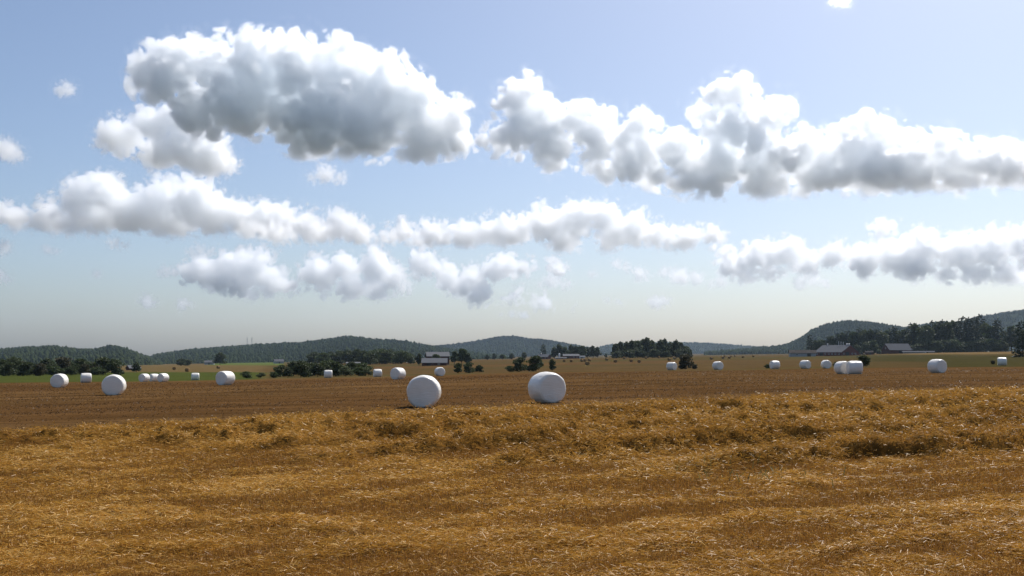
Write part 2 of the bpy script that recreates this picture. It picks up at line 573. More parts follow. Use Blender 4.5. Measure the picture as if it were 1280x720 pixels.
# thin stubble and scattered straw on the harvested field beyond the edge
n = 110000
px = rng.uniform(-80, 1360, n)
dd = np.exp(rng.uniform(math.log(25), math.log(120), n))
x, y = (px - 640) / F * dd, dd
k = (edge_s(x, y) < 0.1) & (rng.uniform(0, 1, n) < 0.15 + 0.85 * sstep(.4, .65, fbm2(edge_s(x, y) * .5, edge_t(x, y) * .05, 77, 3)))
x, y = x[k], y[k]
n = len(x)
tint = np.clip(rng.beta(1.6, 4, n), 0, 1)
blades('stubble', x, y, zbase(x, y), rng.uniform(0.03, 0.08, n), 0.006 + 0.0003 * y, R(15) + rng.normal(0, 0.8, n), rng.normal(0.5, 0.35, n), tint, M['field_stubble'])

# a patch of green weeds that came up through the stubble
M['weed'] = leaf_mat('weed_leaf', (0.11, 0.10, 0.03), (0.20, 0.18, 0.06), 0.3)
wx, wy, _z = place(945, 597)
n = 90
a = rng.normal(wx, 0.55, n)
b = rng.normal(wy, 0.7, n)
blades('weeds', a, b, zground(a, b), rng.uniform(0.08, 0.2, n), np.full(n, 0.014), rng.uniform(0, 6.28, n), rng.normal(1.0, 0.35, n), rng.uniform(0, 1, n), M['weed'])

# ------------------------------------------------------------------ wrapped bales
def bale_mesh(seed, dia=BD, length=1.25, ns=64):
    """rolled bale lying on its side: axis along local y, resting on z = 0; rounded rims, slightly sagged"""
    rg = np.random.default_rng(seed)
    r, l = dia / 2, length / 2
    prof = [(0.0, -l), (0.25 * r, -l), (0.55 * r, -l * 0.99)]
    for a in np.linspace(0, 1, 9):
        th = a * math.pi / 2
        prof.append((r * 0.78 + 0.195 * r * math.sin(th), -l * 0.965 + 0.28 * l * (1 - math.cos(th))))
    for a in np.linspace(0.08, 0.92, 11):
        prof.append((r * (0.975 + 0.03 * math.sin(math.pi * a)), -l * 0.685 + 1.37 * l * a))
    pr = [(a, -b) for a, b in prof[:12]][::-1]
    prof = np.array(prof + pr)
    V, Fc = [], []
    ph = rg.uniform(0, 6.28, 6)
    for i, (pr_, py_) in enumerate(prof):
        for j in range(ns):
            th = 2 * math.pi * j / ns
            k = 1 + 0.010 * math.sin(3 * th + ph[0]) + 0.008 * math.sin(5 * th + ph[1] + py_ * 2) + 0.006 * math.sin(9 * th + ph[2] - py_ * 3) \
                + 0.005 * math.sin(py_ * 14 + ph[3])
            xx, zz = pr_ * k * math.cos(th), pr_ * k * math.sin(th)
            fl = -r * 0.93
            if zz < fl:
                zz = fl + (zz - fl) * 0.15
            xx *= 1 + 0.035 * max(0.0, -zz / r)
            V.append((xx, py_ + 0.012 * math.sin(2 * th + ph[4]) * (pr_ / r), zz + r * 0.935))
    m_ = len(prof)
    for i in range(m_ - 1):
        for j in range(ns):
            a, b = i * ns + j, i * ns + (j + 1) % ns
            Fc.append((a, b, b + ns, a + ns))
    return V, Fc

bale_meshes = []
for s in range(4):
    V, Fc = bale_mesh(s)
    o = mesh_py('wrapped_bale', V, Fc, M['film'], None, True)
    bale_meshes.append(o.data)
    bpy.data.objects.remove(o)
for i, (px, row, hpx, yaw, lab) in enumerate(BALES):
    d = BD * F / hpx
    x, y, z = place(px, d=d)
    # row of the photograph gives the base; the terrain was shaped through these points
    o = bpy.data.objects.new('wrapped_bale', bale_meshes[i % 4])
    o.location = (x, y, z - 0.03)
    o.rotation_euler = (0, 0, R(-yaw) - math.atan2(x, y))
    tag(o, lab, 'hay bale', 'white wrapped bales on the field')
    link(o)

# small unwrapped straw bales far out on the next field
V, Fc = bale_mesh(11, 1.35, 1.25, 20)
o = mesh_py('straw_bale', V, Fc, M['bale_straw'], None, True)
sb = o.data
bpy.data.objects.remove(o)
SMALL = [(705, 452.5), (714, 452.7), (727, 452.2), (731, 452), (736.5, 451.6), (734, 456.3), (758, 450.7), (769, 453.2), (788.5, 452.6), (798.5, 453.6), (807, 448.7),
         (823, 448), (780, 449), (836, 451), (843, 449.4), (888.5, 449.5), (903, 448.6), (911, 448.3), (905, 446.3), (913, 446.1), (918, 446), (928, 447.4), (941, 446.4)]
for i, (px, row) in enumerate(SMALL):
    x, y, z = place(px, row=row)
    o = bpy.data.objects.new('straw_bale', sb)
    o.location = (x, y, z - 0.03)
    o.rotation_euler = (0, 0, (i * 1.37) % 3.1)
    tag(o, 'tiny brown straw bale far out on the field before the grove', 'straw bale', 'unwrapped straw bales on the far field')
    link(o)
for i, (px, row, lab) in enumerate([(219, 462.3, 'brown straw bale on the tan field above the three white bales'),
                                    (235.5, 464.6, 'brown straw bale at the upper edge of the green strip'),
                                    (274, 460.8, 'brown straw bale just above the white bale with sunlit right side')]):
    x, y, z = place(px, row=row)
    o = bpy.data.objects.new('straw_bale', sb)
    o.location = (x, y, z - 0.03)
    o.rotation_euler = (0, 0, 0.5 + i)
    tag(o, lab, 'straw bale', 'brown straw bales beyond the green strip')
    link(o)

# ------------------------------------------------------------------ trees and bushes
def leaf_faces(P, size, rg, droop=None):
    """a small quad at every point, random attitude"""
    n = len(P)
    a = rg.normal(size=(n, 3))
    a /= np.linalg.norm(a, axis=1)[:, None]
    b = rg.normal(size=(n, 3))
    b -= a * (a * b).sum(1)[:, None]
    b /= np.linalg.norm(b, axis=1)[:, None]
    sz = size * rg.uniform(0.6, 1.4, n)
    a, b = a * sz[:, None], b * (sz * rg.uniform(.5, .9, n))[:, None]
    V = np.stack([P - a, P - b, P + a, P + b], 1).reshape(-1, 3)
    Fc = np.arange(n * 4).reshape(-1, 4)
    return V, Fc

def crown_broad(seed, H, W, lobes, leaf, n, base=0.18):
    rg = np.random.default_rng(seed)
    pts, tin = [], []
    cs = []
    for k in range(lobes):
        ang = rg.uniform(0, 6.28)
        zc = H * rg.uniform(base + .12, .86)
        rr = W * 0.5 * rg.uniform(0.1, 0.72) * (1 - max(0, zc / H - .55) * 1.5)
        cs.append((rr * math.cos(ang), rr * math.sin(ang), zc, W * rg.uniform(.16, .30), H * rg.uniform(.10, .19), rg.uniform(-.16, .2)))
    cs.append((0, 0, H * .84, W * .2, H * .16, .05))
    cs.append((0, 0, H * .5, W * .34, H * .3, -.05))
    per = n // len(cs)
    for cx, cy_, cz, rx, rz_, tb in cs:
        v = rg.normal(size=(per, 3))
        v /= np.linalg.norm(v, axis=1)[:, None]
        v *= (rg.uniform(0.35, 1.08, per) ** 0.6)[:, None]
        pts.append(np.c_[cx + v[:, 0] * rx, cy_ + v[:, 1] * rx, cz + v[:, 2] * rz_])
        tin.append(np.clip(0.45 + tb + rg.normal(0, .16, per), 0, 1))
    P = np.concatenate(pts)
    T = np.concatenate(tin)
    k = P[:, 2] > H * base * .5
    P, T = P[k], T[k]
    V, Fc = leaf_faces(P, leaf, rg)
    return V, Fc, T

def crown_spruce(seed, H, W, leaf, n, base=0.08):
    rg = np.random.default_rng(seed)
    tiers = 15
    P, T = [], []
    for k in range(tiers):
        f = k / (tiers - 1)
        z0 = H * (base + (0.97 - base) * f)
        rad = W * 0.5 * (1 - f) ** 0.85 * rg.uniform(.8, 1.12) + 0.12
        br = max(4, int(11 * (1 - f) + 4))
        m_ = max(6, int(n / tiers * (1.5 - f)))
        ba = rg.uniform(0, 6.28, br)
        bl = rad * rg.uniform(.65, 1.1, br)
        j = rg.integers(0, br, m_)
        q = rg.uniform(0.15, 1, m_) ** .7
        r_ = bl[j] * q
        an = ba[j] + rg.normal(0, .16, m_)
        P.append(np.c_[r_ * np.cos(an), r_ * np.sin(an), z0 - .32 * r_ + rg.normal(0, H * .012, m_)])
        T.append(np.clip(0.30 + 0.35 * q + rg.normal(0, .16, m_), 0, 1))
    P = np.concatenate(P + [np.c_[np.zeros(14), np.zeros(14), np.linspace(H * .93, H * 1.02, 14)]])
    T = np.r_[np.concatenate(T), np.full(14, .5)]
    V, Fc = leaf_faces(P, leaf, rg)
    return V, Fc, T

def trunk_geo(seed, H, r, limbs=5):
    rg = random.Random(seed)
    g = Geo()
    lean = (rg.uniform(-.03, .03) * H, rg.uniform(-.03, .03) * H)
    g.tube((0, 0, -0.3), (lean[0] * .4, lean[1] * .4, H * .45), r, r * .7)
    g.tube((lean[0] * .4, lean[1] * .4, H * .45), (lean[0], lean[1], H * .9), r * .7, r * .2)
    for k in range(limbs):
        a = rg.uniform(0, 6.28)
        z0 = H * rg.uniform(.22, .6)
        l = H * rg.uniform(.14, .26)
        g.tube((0, 0, z0), (l * math.cos(a), l * math.sin(a), z0 + l * .8), r * .4, r * .12, 5)
    return g

PROTO = {}

def proto(kind, mats, build):
    PROTO[kind] = []
    for i, (crown, trunk, mk) in enumerate(build):
        V, Fc, T = crown
        c = mesh_np('crown', V, Fc, M[mk], attrs={'tint': ('FACE', 'FLOAT', T)})
        tr = trunk.build('trunk', M['bark'])
        PROTO[kind].append((c.data, tr.data))
        bpy.data.objects.remove(c)
        bpy.data.objects.remove(tr)

proto('bush', None, [(crown_broad(s, 1.0, w, 13, .045, 2600, .02), trunk_geo(s, .7, .03, 6), mk) for s, w, mk in
                     ((1, 1.25, 'leaf_dark'), (2, 1.5, 'leaf_mid'), (3, 1.0, 'leaf_dark'), (4, 1.3, 'leaf_pale'), (5, 1.15, 'leaf_brown'))])
proto('broad', None, [(crown_broad(10 + s, 1.0, w, 15, .036, 3000, .12), trunk_geo(20 + s, .9, .025, 6), mk) for s, w, mk in
                      ((1, .62, 'leaf_dark'), (2, .75, 'leaf_mid'), (3, .52, 'leaf_dark'), (4, .66, 'leaf_pale'), (5, .45, 'leaf_mid'))])
proto('spruce', None, [(crown_spruce(30 + s, 1.0, w, .022, 2000), trunk_geo(40 + s, .95, .014, 0), 'needle') for s, w in ((1, .30), (2, .36), (3, .26), (4, .42))])

def plant(kind, name, var, px, d, top_h, label, cat, group=None, wide=1.0, rot=None, sink=0.0):
    x, y, z = place(px, d=d)
    rt_ = thing(name, label, cat, (x, y, z - sink), rot if rot is not None else (px * 1.7 + d) % 6.28, group)
    c, tr = PROTO[kind][var % len(PROTO[kind])]
    for nm, data in (('crown', c), ('trunk', tr)):
        o = bpy.data.objects.new(nm, data)
        o.scale = (top_h * wide, top_h * wide, top_h)
        link(o, rt_)
    return rt_

def mh(pixels, d):
    return pixels * d / F

# bushes along the left, beyond the green strip
g = 'bushes beyond the green strip'
for px, dd, hp, var, w, lab in (
        (-14, 235, 17, 0, 1.2, None), (13, 232, 18, 0, 1.0, 'dark rounded bush at the far left beyond the green strip'),
        (24, 240, 20, 2, 1.0, 'tall dark bush among those at the far left beyond the green strip'),
        (36, 236, 18, 0, 1.1, 'dark bush at the right end of the far left clump'),
        (53, 236, 16, 4, 1.0, 'brownish bush left of the leftmost white bale'),
        (72, 250, 12, 1, 1.3, 'low bush right behind the leftmost white bale'),
        (91, 250, 12, 2, 1.5, 'low dark bush left of the barrel shaped bale'),
        (108, 262, 14, 4, 1.0, 'brown tinged bush directly behind the barrel shaped bale'),
        (124, 262, 10, 1, 1.4, 'low bush between the barrel shaped bale and the round tree'),
        (44, 238, 8, 3, 1.6, 'low pale bush in the grass of the far left clump')):
    if lab:
        plant('bush', 'bush', var, px, dd, mh(hp, dd), lab, 'bush', g, w)
for k, px in enumerate((2, 7, 18, 29, 44, 60, 66, 79, 86, 97, 103, 115, 131)):
    dd = 268 + 9 * (k % 3)
    plant('bush', 'bush', (0, 2, 0, 4)[k % 4], px, dd, mh((20, 15, 22, 17, 14)[k % 5], dd), 'dark bush in the continuous hedge behind the left group of white bales', 'bush', 'bushes of the hedge at far left', 1.15)
plant('bush', 'round_tree', 0, 144, 262, mh(20, 262), 'round dark tree standing behind the nearest bale of the left group', 'tree', None, 1.05)
plant('bush', 'bush', 2, 172, 330, mh(13, 330), 'dark bush beside the small pale roof beyond the green strip', 'bush', g, .9)
for px, dd, hp, var, w, lab in (
        (213, 700, 10, 0, 1.0, None), (228, 720, 9, 2, 1.6, 'long low dark bush left of the far white house'),
        (236, 730, 8, 0, 1.4, 'low dark bush close to the left of the far white house'),
        (276, 760, 16, 2, 1.0, 'taller dark bush just right of the far white house')):
    if lab:
        plant('bush', 'bush', var, px, dd, mh(hp, dd), lab, 'bush', 'bushes by the far white house', w)
# willow thicket in the middle left
g = 'bushes at the edge of the brown field'
for px, dd, hp, var, w, lab in (
        (309, 178, 9, 1, 1.2, 'low green bush at the left end of the thicket'),
        (327, 176, 7, 3, 1.3, 'low pale bush second from the left end of the thicket'),
        (344, 176, 8, 1, 1.2, 'small green bush just left of the big dark thicket'),
        (361, 176, 13, 2, 1.1, 'dark bush on the left shoulder of the thicket'),
        (377, 180, 21, 0, 1.05, 'biggest dark willow bush on the left of the thicket'),
        (398, 182, 17, 2, 1.2, 'dark willow bush behind the small white bale by the thicket'),
        (420, 184, 19, 0, 1.0, 'dark willow bush right behind and right of the small bale at the thicket'),
        (433, 176, 13, 3, 1.2, 'pale green willow bush on the right side of the thicket'),
        (449, 178, 12, 1, 1.2, 'mid green bush between the pale willow and the bale at the thicket end'),
        (461, 178, 9, 3, 1.0, 'small pale bush at the right end of the thicket')):
    plant('bush', 'bush', var, px, dd, mh(hp, dd), lab, 'bush', g, w)
for px, dd, hp, var, w, lab in (
        (573, 196, 13, 2, 1.0, 'dark shrub at the left of the small clump beside the low barn'),
        (586, 194, 14, 0, 1.0, 'dark shrub in the middle of the small clump beside the low barn'),
        (599, 198, 10, 2, 1.2, 'low dark shrub at the right of the small clump beside the low barn'),
        (637, 204, 8, 1, 1.1, 'low green bush left of the dark bush pair behind the big turned bale'),
        (650, 204, 18.5, 0, .9, 'left bush of the dark pair behind the big turned bale'),
        (670, 206, 20, 0, 1.0, 'right bush of the dark pair behind the big turned bale'),
        (690, 214, 15, 2, .7, 'narrow dark bush standing behind the big turned bale')):
    plant('bush', 'bush', var, px, dd, mh(hp, dd), lab, 'bush', 'bushes behind the big bales', w)
plant('bush', 'bush', 4, 856, 226, mh(19, 226), 'lone dark brown bush on the field between two small white bales', 'bush', None, 1.0)
plant('bush', 'bush', 4, 868, 226, mh(6, 226), 'low brown scrub at the right foot of the lone dark bush', 'bush', None, 1.6)
plant('bush', 'bush', 0, 1078, 158, mh(14.5, 158), 'dark round bush just right of the touching pair of white bales', 'bush', None, 1.25)
plant('bush', 'bush', 1, 958, 165, mh(5.5, 165), 'tiny green bush left of the three small white bales', 'bush', None, 1.2)
plant('bush', 'bush', 2, 1044, 175, mh(6, 175), 'small dark bush behind the touching pair of white bales', 'bush', None, 1.6)
plant('bush', 'bush', 4, 1240, 165, mh(5, 165), 'tiny brown bush beside the rightmost white bale', 'bush', None, 1.4)
plant('spruce', 'spruce_tree', 3, 1277, 300, mh(45, 300), 'tall dark spruce cut off by the right edge of the view', 'tree', None, 1.1)

for k, px in enumerate((352, 368, 386, 391, 408, 414, 427, 440, 455)):
    dd = 196 + 6 * (k % 3)
    plant('bush', 'bush', (0, 2, 1)[k % 3], px, dd, mh((15, 19, 14, 17)[k % 4], dd), 'dark willow filling the gaps at the back of the thicket', 'bush', 'willows at the back of the thicket', 1.2)
# trees about the middle barns
g = 'dark trees about the low barn'
for px, dd, hp, var, w in ((463, 560, 16, 0, 1.3), (472, 600, 18, 2, 1.4), (483, 580, 17, 0, 1.3), (492, 590, 16, 1, 1.4), (502, 575, 17, 2, 1.3),
                           (455, 620, 17, 3, 1.3), (447, 640, 19, 1, 1.2), (435, 640, 18, 3, 1.2), (425, 650, 17, 0, 1.3), (414, 660, 16, 1, 1.3), (404, 650, 15, 2, 1.3), (393, 660, 16, 0, 1.3), (511, 580, 14, 0, 1.2), (477, 640, 19, 2, 1.2), (488, 640, 18, 1, 1.2)):
    plant('bush', 'broadleaf_tree', (0, 2, 1)[var % 3], px, dd, mh(hp, dd), 'dark broadleaf tree in the belt left of the low barn', 'tree', 'trees in the belt left of the low barn', w * .85)
for px, dd, hp, var, w, lab in ((524, 470, 15, 0, 1.1, 'dark tree close to the left end of the low barn'),
                                (545, 466, 14, 1, 1.25, 'green tree growing in front of the pale upper roof'),
                                (568, 470, 17, 4, 1.2, 'green tree at the right end of the low barn'),
                                (577, 476, 20, 1, 1.1, 'tall tree right of the low barn'),
                                (586, 470, 14, 0, 1.2, 'dark tree behind the small shrub clump right of the low barn')):
    plant('broad', 'broadleaf_tree', var, px, dd, mh(hp, dd), lab, 'tree', g, w)
for px, dd, hp, var, w in ((609, 900, 7, 0, 1.5), (618, 920, 8, 2, 1.5), (628, 940, 7, 1, 1.6), (640, 930, 8, 0, 1.6), (655, 950, 9, 2, 1.5)):
    plant('broad', 'broadleaf_tree', var, px, dd, mh(hp, dd), 'small dark tree in the distant row left of the centre farm', 'tree', 'trees left of the centre farm', w)
plant('spruce', 'spruce_tree', 1, 679, 830, mh(18, 830), 'lone spruce rising behind the centre farmhouse', 'tree', None, 1.2)
for px, dd, hp, var, w in ((693, 860, 15, 0, 1.1), (698, 850, 18, 2, 1.1), (706, 850, 15, 1, 1.2), (713, 860, 17, 0, 1.1), (720, 855, 15, 2, 1.2), (727, 850, 16, 1, 1.2),
                           (734, 860, 14, 0, 1.2), (741, 850, 15, 2, 1.3), (747, 855, 14, 0, 1.1)):
    plant('broad', 'broadleaf_tree', var, px, dd, mh(hp, dd), 'dark tree in the row behind the red centre farm', 'tree', 'trees behind the red centre farm', w)
plant('broad', 'broadleaf_tree', 2, 757, 800, mh(5, 800), 'small bush like tree alone between the centre farm and the grove', 'tree', None, 1.6)
# the dense grove in the middle of the field
for k, (px, hp, var, w) in enumerate(((770, 18, 0, 1.1), (776, 20, 2, 1.2), (783, 21, 0, 1.1), (790, 21, 2, 1.2), (797, 22, 1, 1.0), (803, 24, 0, 1.1), (809, 24, 2, 1.2), (815, 22, 0, 1.1),
                                      (821, 19, 1, 1.1), (826, 22, 0, 1.1), (831, 23, 2, 1.1), (838, 20, 0, 1.1), (845, 21, 2, 1.2), (851, 19, 0, 1.1), (857, 15, 1, 1.2), (862, 10, 2, 1.3))):
    plant('broad', 'broadleaf_tree', var, px, 640 + 18 * (k % 3), mh(hp, 650), 'dark tree of the dense grove in the middle of the field', 'tree', 'trees of the dense grove', w)
for k in range(12):
    plant('bush', 'bush', (0, 2)[k % 2], 771 + k * 7.8, 632 + 5 * (k % 2), mh(9 + (k * 5) % 4, 640), 'dark undergrowth bush along the foot of the dense grove', 'bush', 'undergrowth bushes of the dense grove', 1.3)
# wood on the right behind the barns
WOOD = [(1012, 24, 's', 2), (1019, 19, 'b', 0), (1026, 20, 'b', 1), (1034, 22, 's', 0), (1040, 24, 'b', 0), (1046, 25, 's', 1), (1053, 27, 'b', 2), (1060, 28, 's', 0),
        (1067, 29, 'b', 1), (1074, 30, 's', 2), (1081, 31, 'b', 3), (1088, 30, 'b', 2), (1095, 28, 's', 1), (1102, 29, 'b', 3), (1109, 30, 'b', 4), (1116, 31, 's', 0), (1124, 29, 'b', 3),
        (1131, 30, 'b', 0), (1138, 34, 's', 1), (1144, 37, 'b', 0), (1151, 33, 'b', 4), (1158, 35, 'b', 3), (1165, 36, 's', 1), (1172, 36, 'b', 2), (1178, 37, 's', 0),
        (1185, 38, 'b', 0), (1192, 38, 'b', 2), (1198, 36, 's', 3), (1204, 40, 's', 1), (1211, 39, 's', 0), (1218, 40, 's', 3), (1224, 42, 's', 1), (1231, 36, 'b', 3), (1237, 33, 'b', 1),
        (1247, 37, 's', 0), (1256, 26, 'b', 3), (1263, 32, 'b', 4), (1272, 30, 'b', 3)]
for k, (px, hp, ty, var) in enumerate(WOOD):
    dd = 775 + (k * 37) % 40
    if px > 1140:
        dd = 752 + (k * 23) % 30
    if ty == 's':
        hp *= 1.1
        plant('spruce', 'spruce_tree', var, px, dd, mh(hp, dd), 'dark spruce in the wood behind the right hand barns' if px < 1135 else 'dark spruce in the tall wood at the right under the wooded hill',
              'tree', 'spruces of the wood', 1.15)
    else:
        plant('broad', 'broadleaf_tree', var, px, dd, mh(hp, dd), 'leafy tree in the wood behind the right hand barns' if px < 1135 else 'leafy tree in the tall wood at the right under the wooded hill',
              'tree', 'leafy trees of the wood', 1.0)
for k in range(14):
    px = 1146 + k * 8.2
    plant('bush', 'bush', (0, 2, 1)[k % 3], px, 742 + 3 * (k % 3), mh(12 + (k * 7) % 6, 742), 'dark undergrowth bush along the foot of the tall wood', 'bush', 'undergrowth bushes of the tall wood', 1.2)
for px, hp, var, lab in ((1082, 16, 3, 'pale leafy tree right of the red gable of the big barn'), (1091, 18, 1, 'leafy tree left of the grey roofed second barn'),
                         (1071, 13, 3, 'pale leafy tree overlapping the back corner of the big barn')):
    plant('broad', 'broadleaf_tree', var, px, 728, mh(hp, 728), lab, 'tree', 'trees between the two barns', 1.1)

# ------------------------------------------------------------------ farm buildings
def gabled(name, label, cat, px, d, L, W, eave, ridge, yaw, wall, roof, doors=(), windows=(), vents=(), over=0.5, sink=0.1):
    """house or barn, ridge along local x; +y is the far side, front wall on -y"""
    x, y, z = place(px, d=d)
    rt_ = thing(name, label, cat, (x, y, z - sink), yaw - math.atan2(x, y))
    l, w = L / 2, W / 2
    V = [(-l, -w, 0), (l, -w, 0), (l, w, 0), (-l, w, 0), (-l, -w, eave), (l, -w, eave), (l, w, eave), (-l, w, eave), (-l, 0, ridge), (l, 0, ridge)]
    Fc = [(0, 1, 5, 4), (2, 3, 7, 6), (1, 2, 6, 9, 5), (3, 0, 4, 8, 7), (3, 2, 1, 0)]
    mesh_py('wall', V, Fc, wall, rt_)
    sl = (ridge - eave) / w
    o_ = over
    th = 0.18
    ez = eave - o_ * sl + 0.02
    rz_ = ridge + 0.02
    RV = [(-l - o_, -w - o_, ez), (l + o_, -w - o_, ez), (l + o_, 0, rz_), (-l - o_, 0, rz_), (l + o_, w + o_, ez), (-l - o_, w + o_, ez)]
    RV += [(a, b, c + th) for a, b, c in RV]
    RF = [(6, 7, 8, 9), (9, 8, 10, 11), (0, 3, 2, 1), (3, 5, 4, 2), (0, 1, 7, 6), (4, 5, 11, 10), (1, 2, 8, 7), (2, 4, 10, 8), (3, 0, 6, 9), (5, 3, 9, 11)]
    ro = mesh_py('roof', RV, RF, roof, rt_)
    for (face, c, wd, z0, z1, mk) in doors:
        g_ = Geo()
        if face == 'front':
            g_.box(c - wd / 2, c + wd / 2, -w - 0.05, -w + 0.05, z0, z1)
        elif face == 'right':
            g_.box(l - 0.05, l + 0.05, c - wd / 2, c + wd / 2, z0, z1)
        else:
            g_.box(-l - 0.05, -l + 0.05, c - wd / 2, c + wd / 2, z0, z1)
        g_.build('door', M[mk], rt_)
    for (face, c, wd, z0, z1) in windows:
        a, b = Geo(), Geo()
        e = 0.12
        if face == 'front':
            a.box(c - wd / 2, c + wd / 2, -w - 0.06, -w + 0.04, z0, z1)
            b.box(c - wd / 2 + e, c + wd / 2 - e, -w - 0.075, -w + 0.02, z0 + e, z1 - e)
        else:
            sx = l if face == 'right' else -l
            sg = 1 if face == 'right' else -1
            a.box(sx - 0.05, sx + 0.05 + 0.01 * sg, c - wd / 2, c + wd / 2, z0, z1)
            b.box(sx - 0.03 + 0.04 * sg, sx + 0.03 + 0.04 * sg, c - wd / 2 + e, c + wd / 2 - e, z0 + e, z1 - e)
        wo = a.build('window', M['frame'], rt_)
        b.build('pane', M['opening'], wo)
    for (vx, vh, vr) in vents:
        g_ = Geo()
        g_.tube((vx, 0, ridge - 0.2), (vx, 0, ridge + vh), vr, vr, 8)
        g_.tube((vx, 0, ridge + vh), (vx, 0, ridge + vh + .35), vr * 1.7, vr * .5, 8)
        g_.build('vent', M['frame'], ro)
    return rt_

YB = R(-42)
gabled('barn', 'large red barn with wide grey roof and red gable before the wood', 'barn', 1045, 700, 24, 17, 2.7, 7.4, R(-42), M['red'], M['roof_grey'],
       doors=[('front', -6, 3.2, 0, 2.4, 'opening'), ('right', -3, 3.4, 0, 2.8, 'opening')],
       windows=[('front', c, 1.3, 1.0, 2.0) for c in (-10, -2.5, 0.5, 3.5, 6.5, 9.5)] + [('right', c, 1.3, 1.1, 2.1) for c in (-6.5, 2, 5)],
       vents=[(-8, 1.0, .35), (9.2, 0.9, .4), (11, 0.9, .4), (4, 2.2, .16), (2, 2.4, .16), (6, 2.0, .16)])
gabled('barn', 'low pale walled shed with rusty roof at the left of the large red barn', 'shed', 1002, 690, 17, 8, 2.6, 4.4, R(8), M['grey_boards'], M['roof_dark'],
       doors=[('front', 4, 2.4, 0, 2.2, 'opening')], windows=[('front', -4, 1.4, 1.0, 2.0)])
gabled('barn', 'second barn with dark red walls and grey roof among pale trees', 'barn', 1120, 742, 18, 11, 3.0, 7.4, R(32), M['dark_red'], M['roof_grey'],
       doors=[('front', 0, 3.0, 0, 2.5, 'opening')], windows=[('front', 5, 1.2, 1.1, 2.1), ('left', 0, 1.2, 3.6, 4.8)])
gabled('shed', 'small dark red shed between the two right hand barns', 'shed', 1085, 722, 5, 4, 1.9, 2.8, R(10), M['dark_red'], M['roof_dark'],
       doors=[('front', 0.8, 1.2, 0, 1.7, 'opening')])
gabled('shed', 'long low pale shed at the foot of the tall wood', 'shed', 1147, 730, 21, 3, 1.0, 1.5, R(0), M['grey_boards'], M['roof_grey'],
       doors=[('front', 6, 1.4, 0, .9, 'opening')])
# low barn left of centre with the second roof behind it
gabled('barn', 'low dark barn with pale grey roof behind the big round bale', 'barn', 543.5, 450, 11.0, 6.5, 1.4, 3.3, R(-2), M['dark_red'], M['roof_pale'],
       doors=[('front', -2.5, 1.8, 0, 1.2, 'opening')], windows=[('front', 2, 1.0, .5, 1.1)], over=.3)
gabled('barn', 'taller barn with bright grey roof behind the low dark barn', 'barn', 547, 485, 10.5, 8, 4.2, 6.1, R(6), M['dark_red'], M['roof_pale'],
       doors=[('front', 1, 2.0, 0, 2.2, 'opening')], windows=[('front', -3, 1.0, 1.2, 2.2)], over=.4)
# centre farm
gabled('barn', 'long red barn of the centre farm with pale roof edge', 'barn', 713.5, 800, 12.5, 8, 2.2, 3.6, R(4), M['red'], M['roof_pale'],
       doors=[('front', -3, 2.2, 0, 1.9, 'opening')], windows=[('front', 2, 1.0, .9, 1.7), ('front', 4.6, 1.0, .9, 1.7)], over=.4)
gabled('shed', 'small white shed against the right end of the long red barn', 'shed', 727, 798, 5.0, 4, 1.2, 2.1, R(2), M['white_boards'], M['roof_pale'],
       doors=[('front', 0, 1.0, 0, 1.0, 'opening')], over=.3)
gabled('farmhouse', 'red farmhouse with grey roof left of the white silo', 'house', 680, 800, 9, 7, 1.9, 3.9, R(-24), M['dark_red'], M['roof_grey'],
       doors=[('front', 0, 1.0, 0, 1.6, 'opening')], windows=[('front', -2.5, .9, .8, 1.6), ('front', 2.5, .9, .8, 1.6)], vents=[(-2.5, .8, .35)], over=.4)
gabled('shed', 'flat pale shed in front of the white silo', 'shed', 701, 770, 8.5, 3.5, .8, 1.2, R(0), M['grey_boards'], M['roof_pale'],
       doors=[('front', 1, .9, 0, .7, 'opening')], over=.3)
x, y, z = place(699, d=792)
si = thing('silo', 'slim white silo with domed cap at the centre farm', 'silo', (x, y, z))
g_ = Geo()
g_.tube((0, 0, -.2), (0, 0, 3.6), .75, .75, 16)
g_.build('tank', M['white_boards'], si)
g_ = Geo()
for k in range(4):
    a0, a1 = k * math.pi / 8, (k + 1) * math.pi / 8
    g_.tube((0, 0, 3.6 + .8 * math.sin(a0)), (0, 0, 3.6 + .8 * math.sin(a1)), .8 * math.cos(a0), max(.02, .8 * math.cos(a1)), 16)
g_.build('cap', M['frame'], si)
# left side
gabled('shed', 'small dark shed with pale slanting roof beyond the green strip', 'shed', 168, 420, 4.6, 3.6, 0.9, 2.0, R(24), M['dark_red'], M['roof_pale'],
       doors=[('front', 0, .9, 0, .8, 'opening')], over=.3)
gabled('house', 'pale walled house with bluish roof on the far field at left', 'house', 263, 900, 8, 6, 2.1, 3.6, R(-10), M['grey_boards'], M['roof_grey'],
       doors=[('front', 0, 1, 0, 1.7, 'opening')], windows=[('front', -2.3, .9, .8, 1.6), ('front', 2.3, .9, .8, 1.6)], over=.4)
gabled('house', 'low pale house half cut off at the left edge of the view', 'house', 0, 300, 4.6, 4, 1.6, 2.4, R(5), M['white_boards'], M['roof_pale'],
       windows=[('front', 1.0, .8, .6, 1.2)], doors=[('front', -.8, .8, 0, 1.4, 'opening')], over=.3)
gabled('house', 'faint grey house beside the small green fields above the thicket', 'house', 349, 1000, 9, 6, 2.2, 4.2, R(14), M['grey_boards'], M['roof_grey'],
       doors=[('front', 0, 1, 0, 1.7, 'opening')], windows=[('front', -2.6, .9, .8, 1.6), ('front', 2.6, .9, .8, 1.6)], over=.4)
gabled('shed', 'long whitish shed partly hidden by the trees behind the thicket', 'shed', 442, 560, 7.5, 4, 1.0, 1.6, R(0), M['white_boards'], M['roof_pale'],
       doors=[('front', 1.5, 1, 0, .9, 'opening')], over=.3)

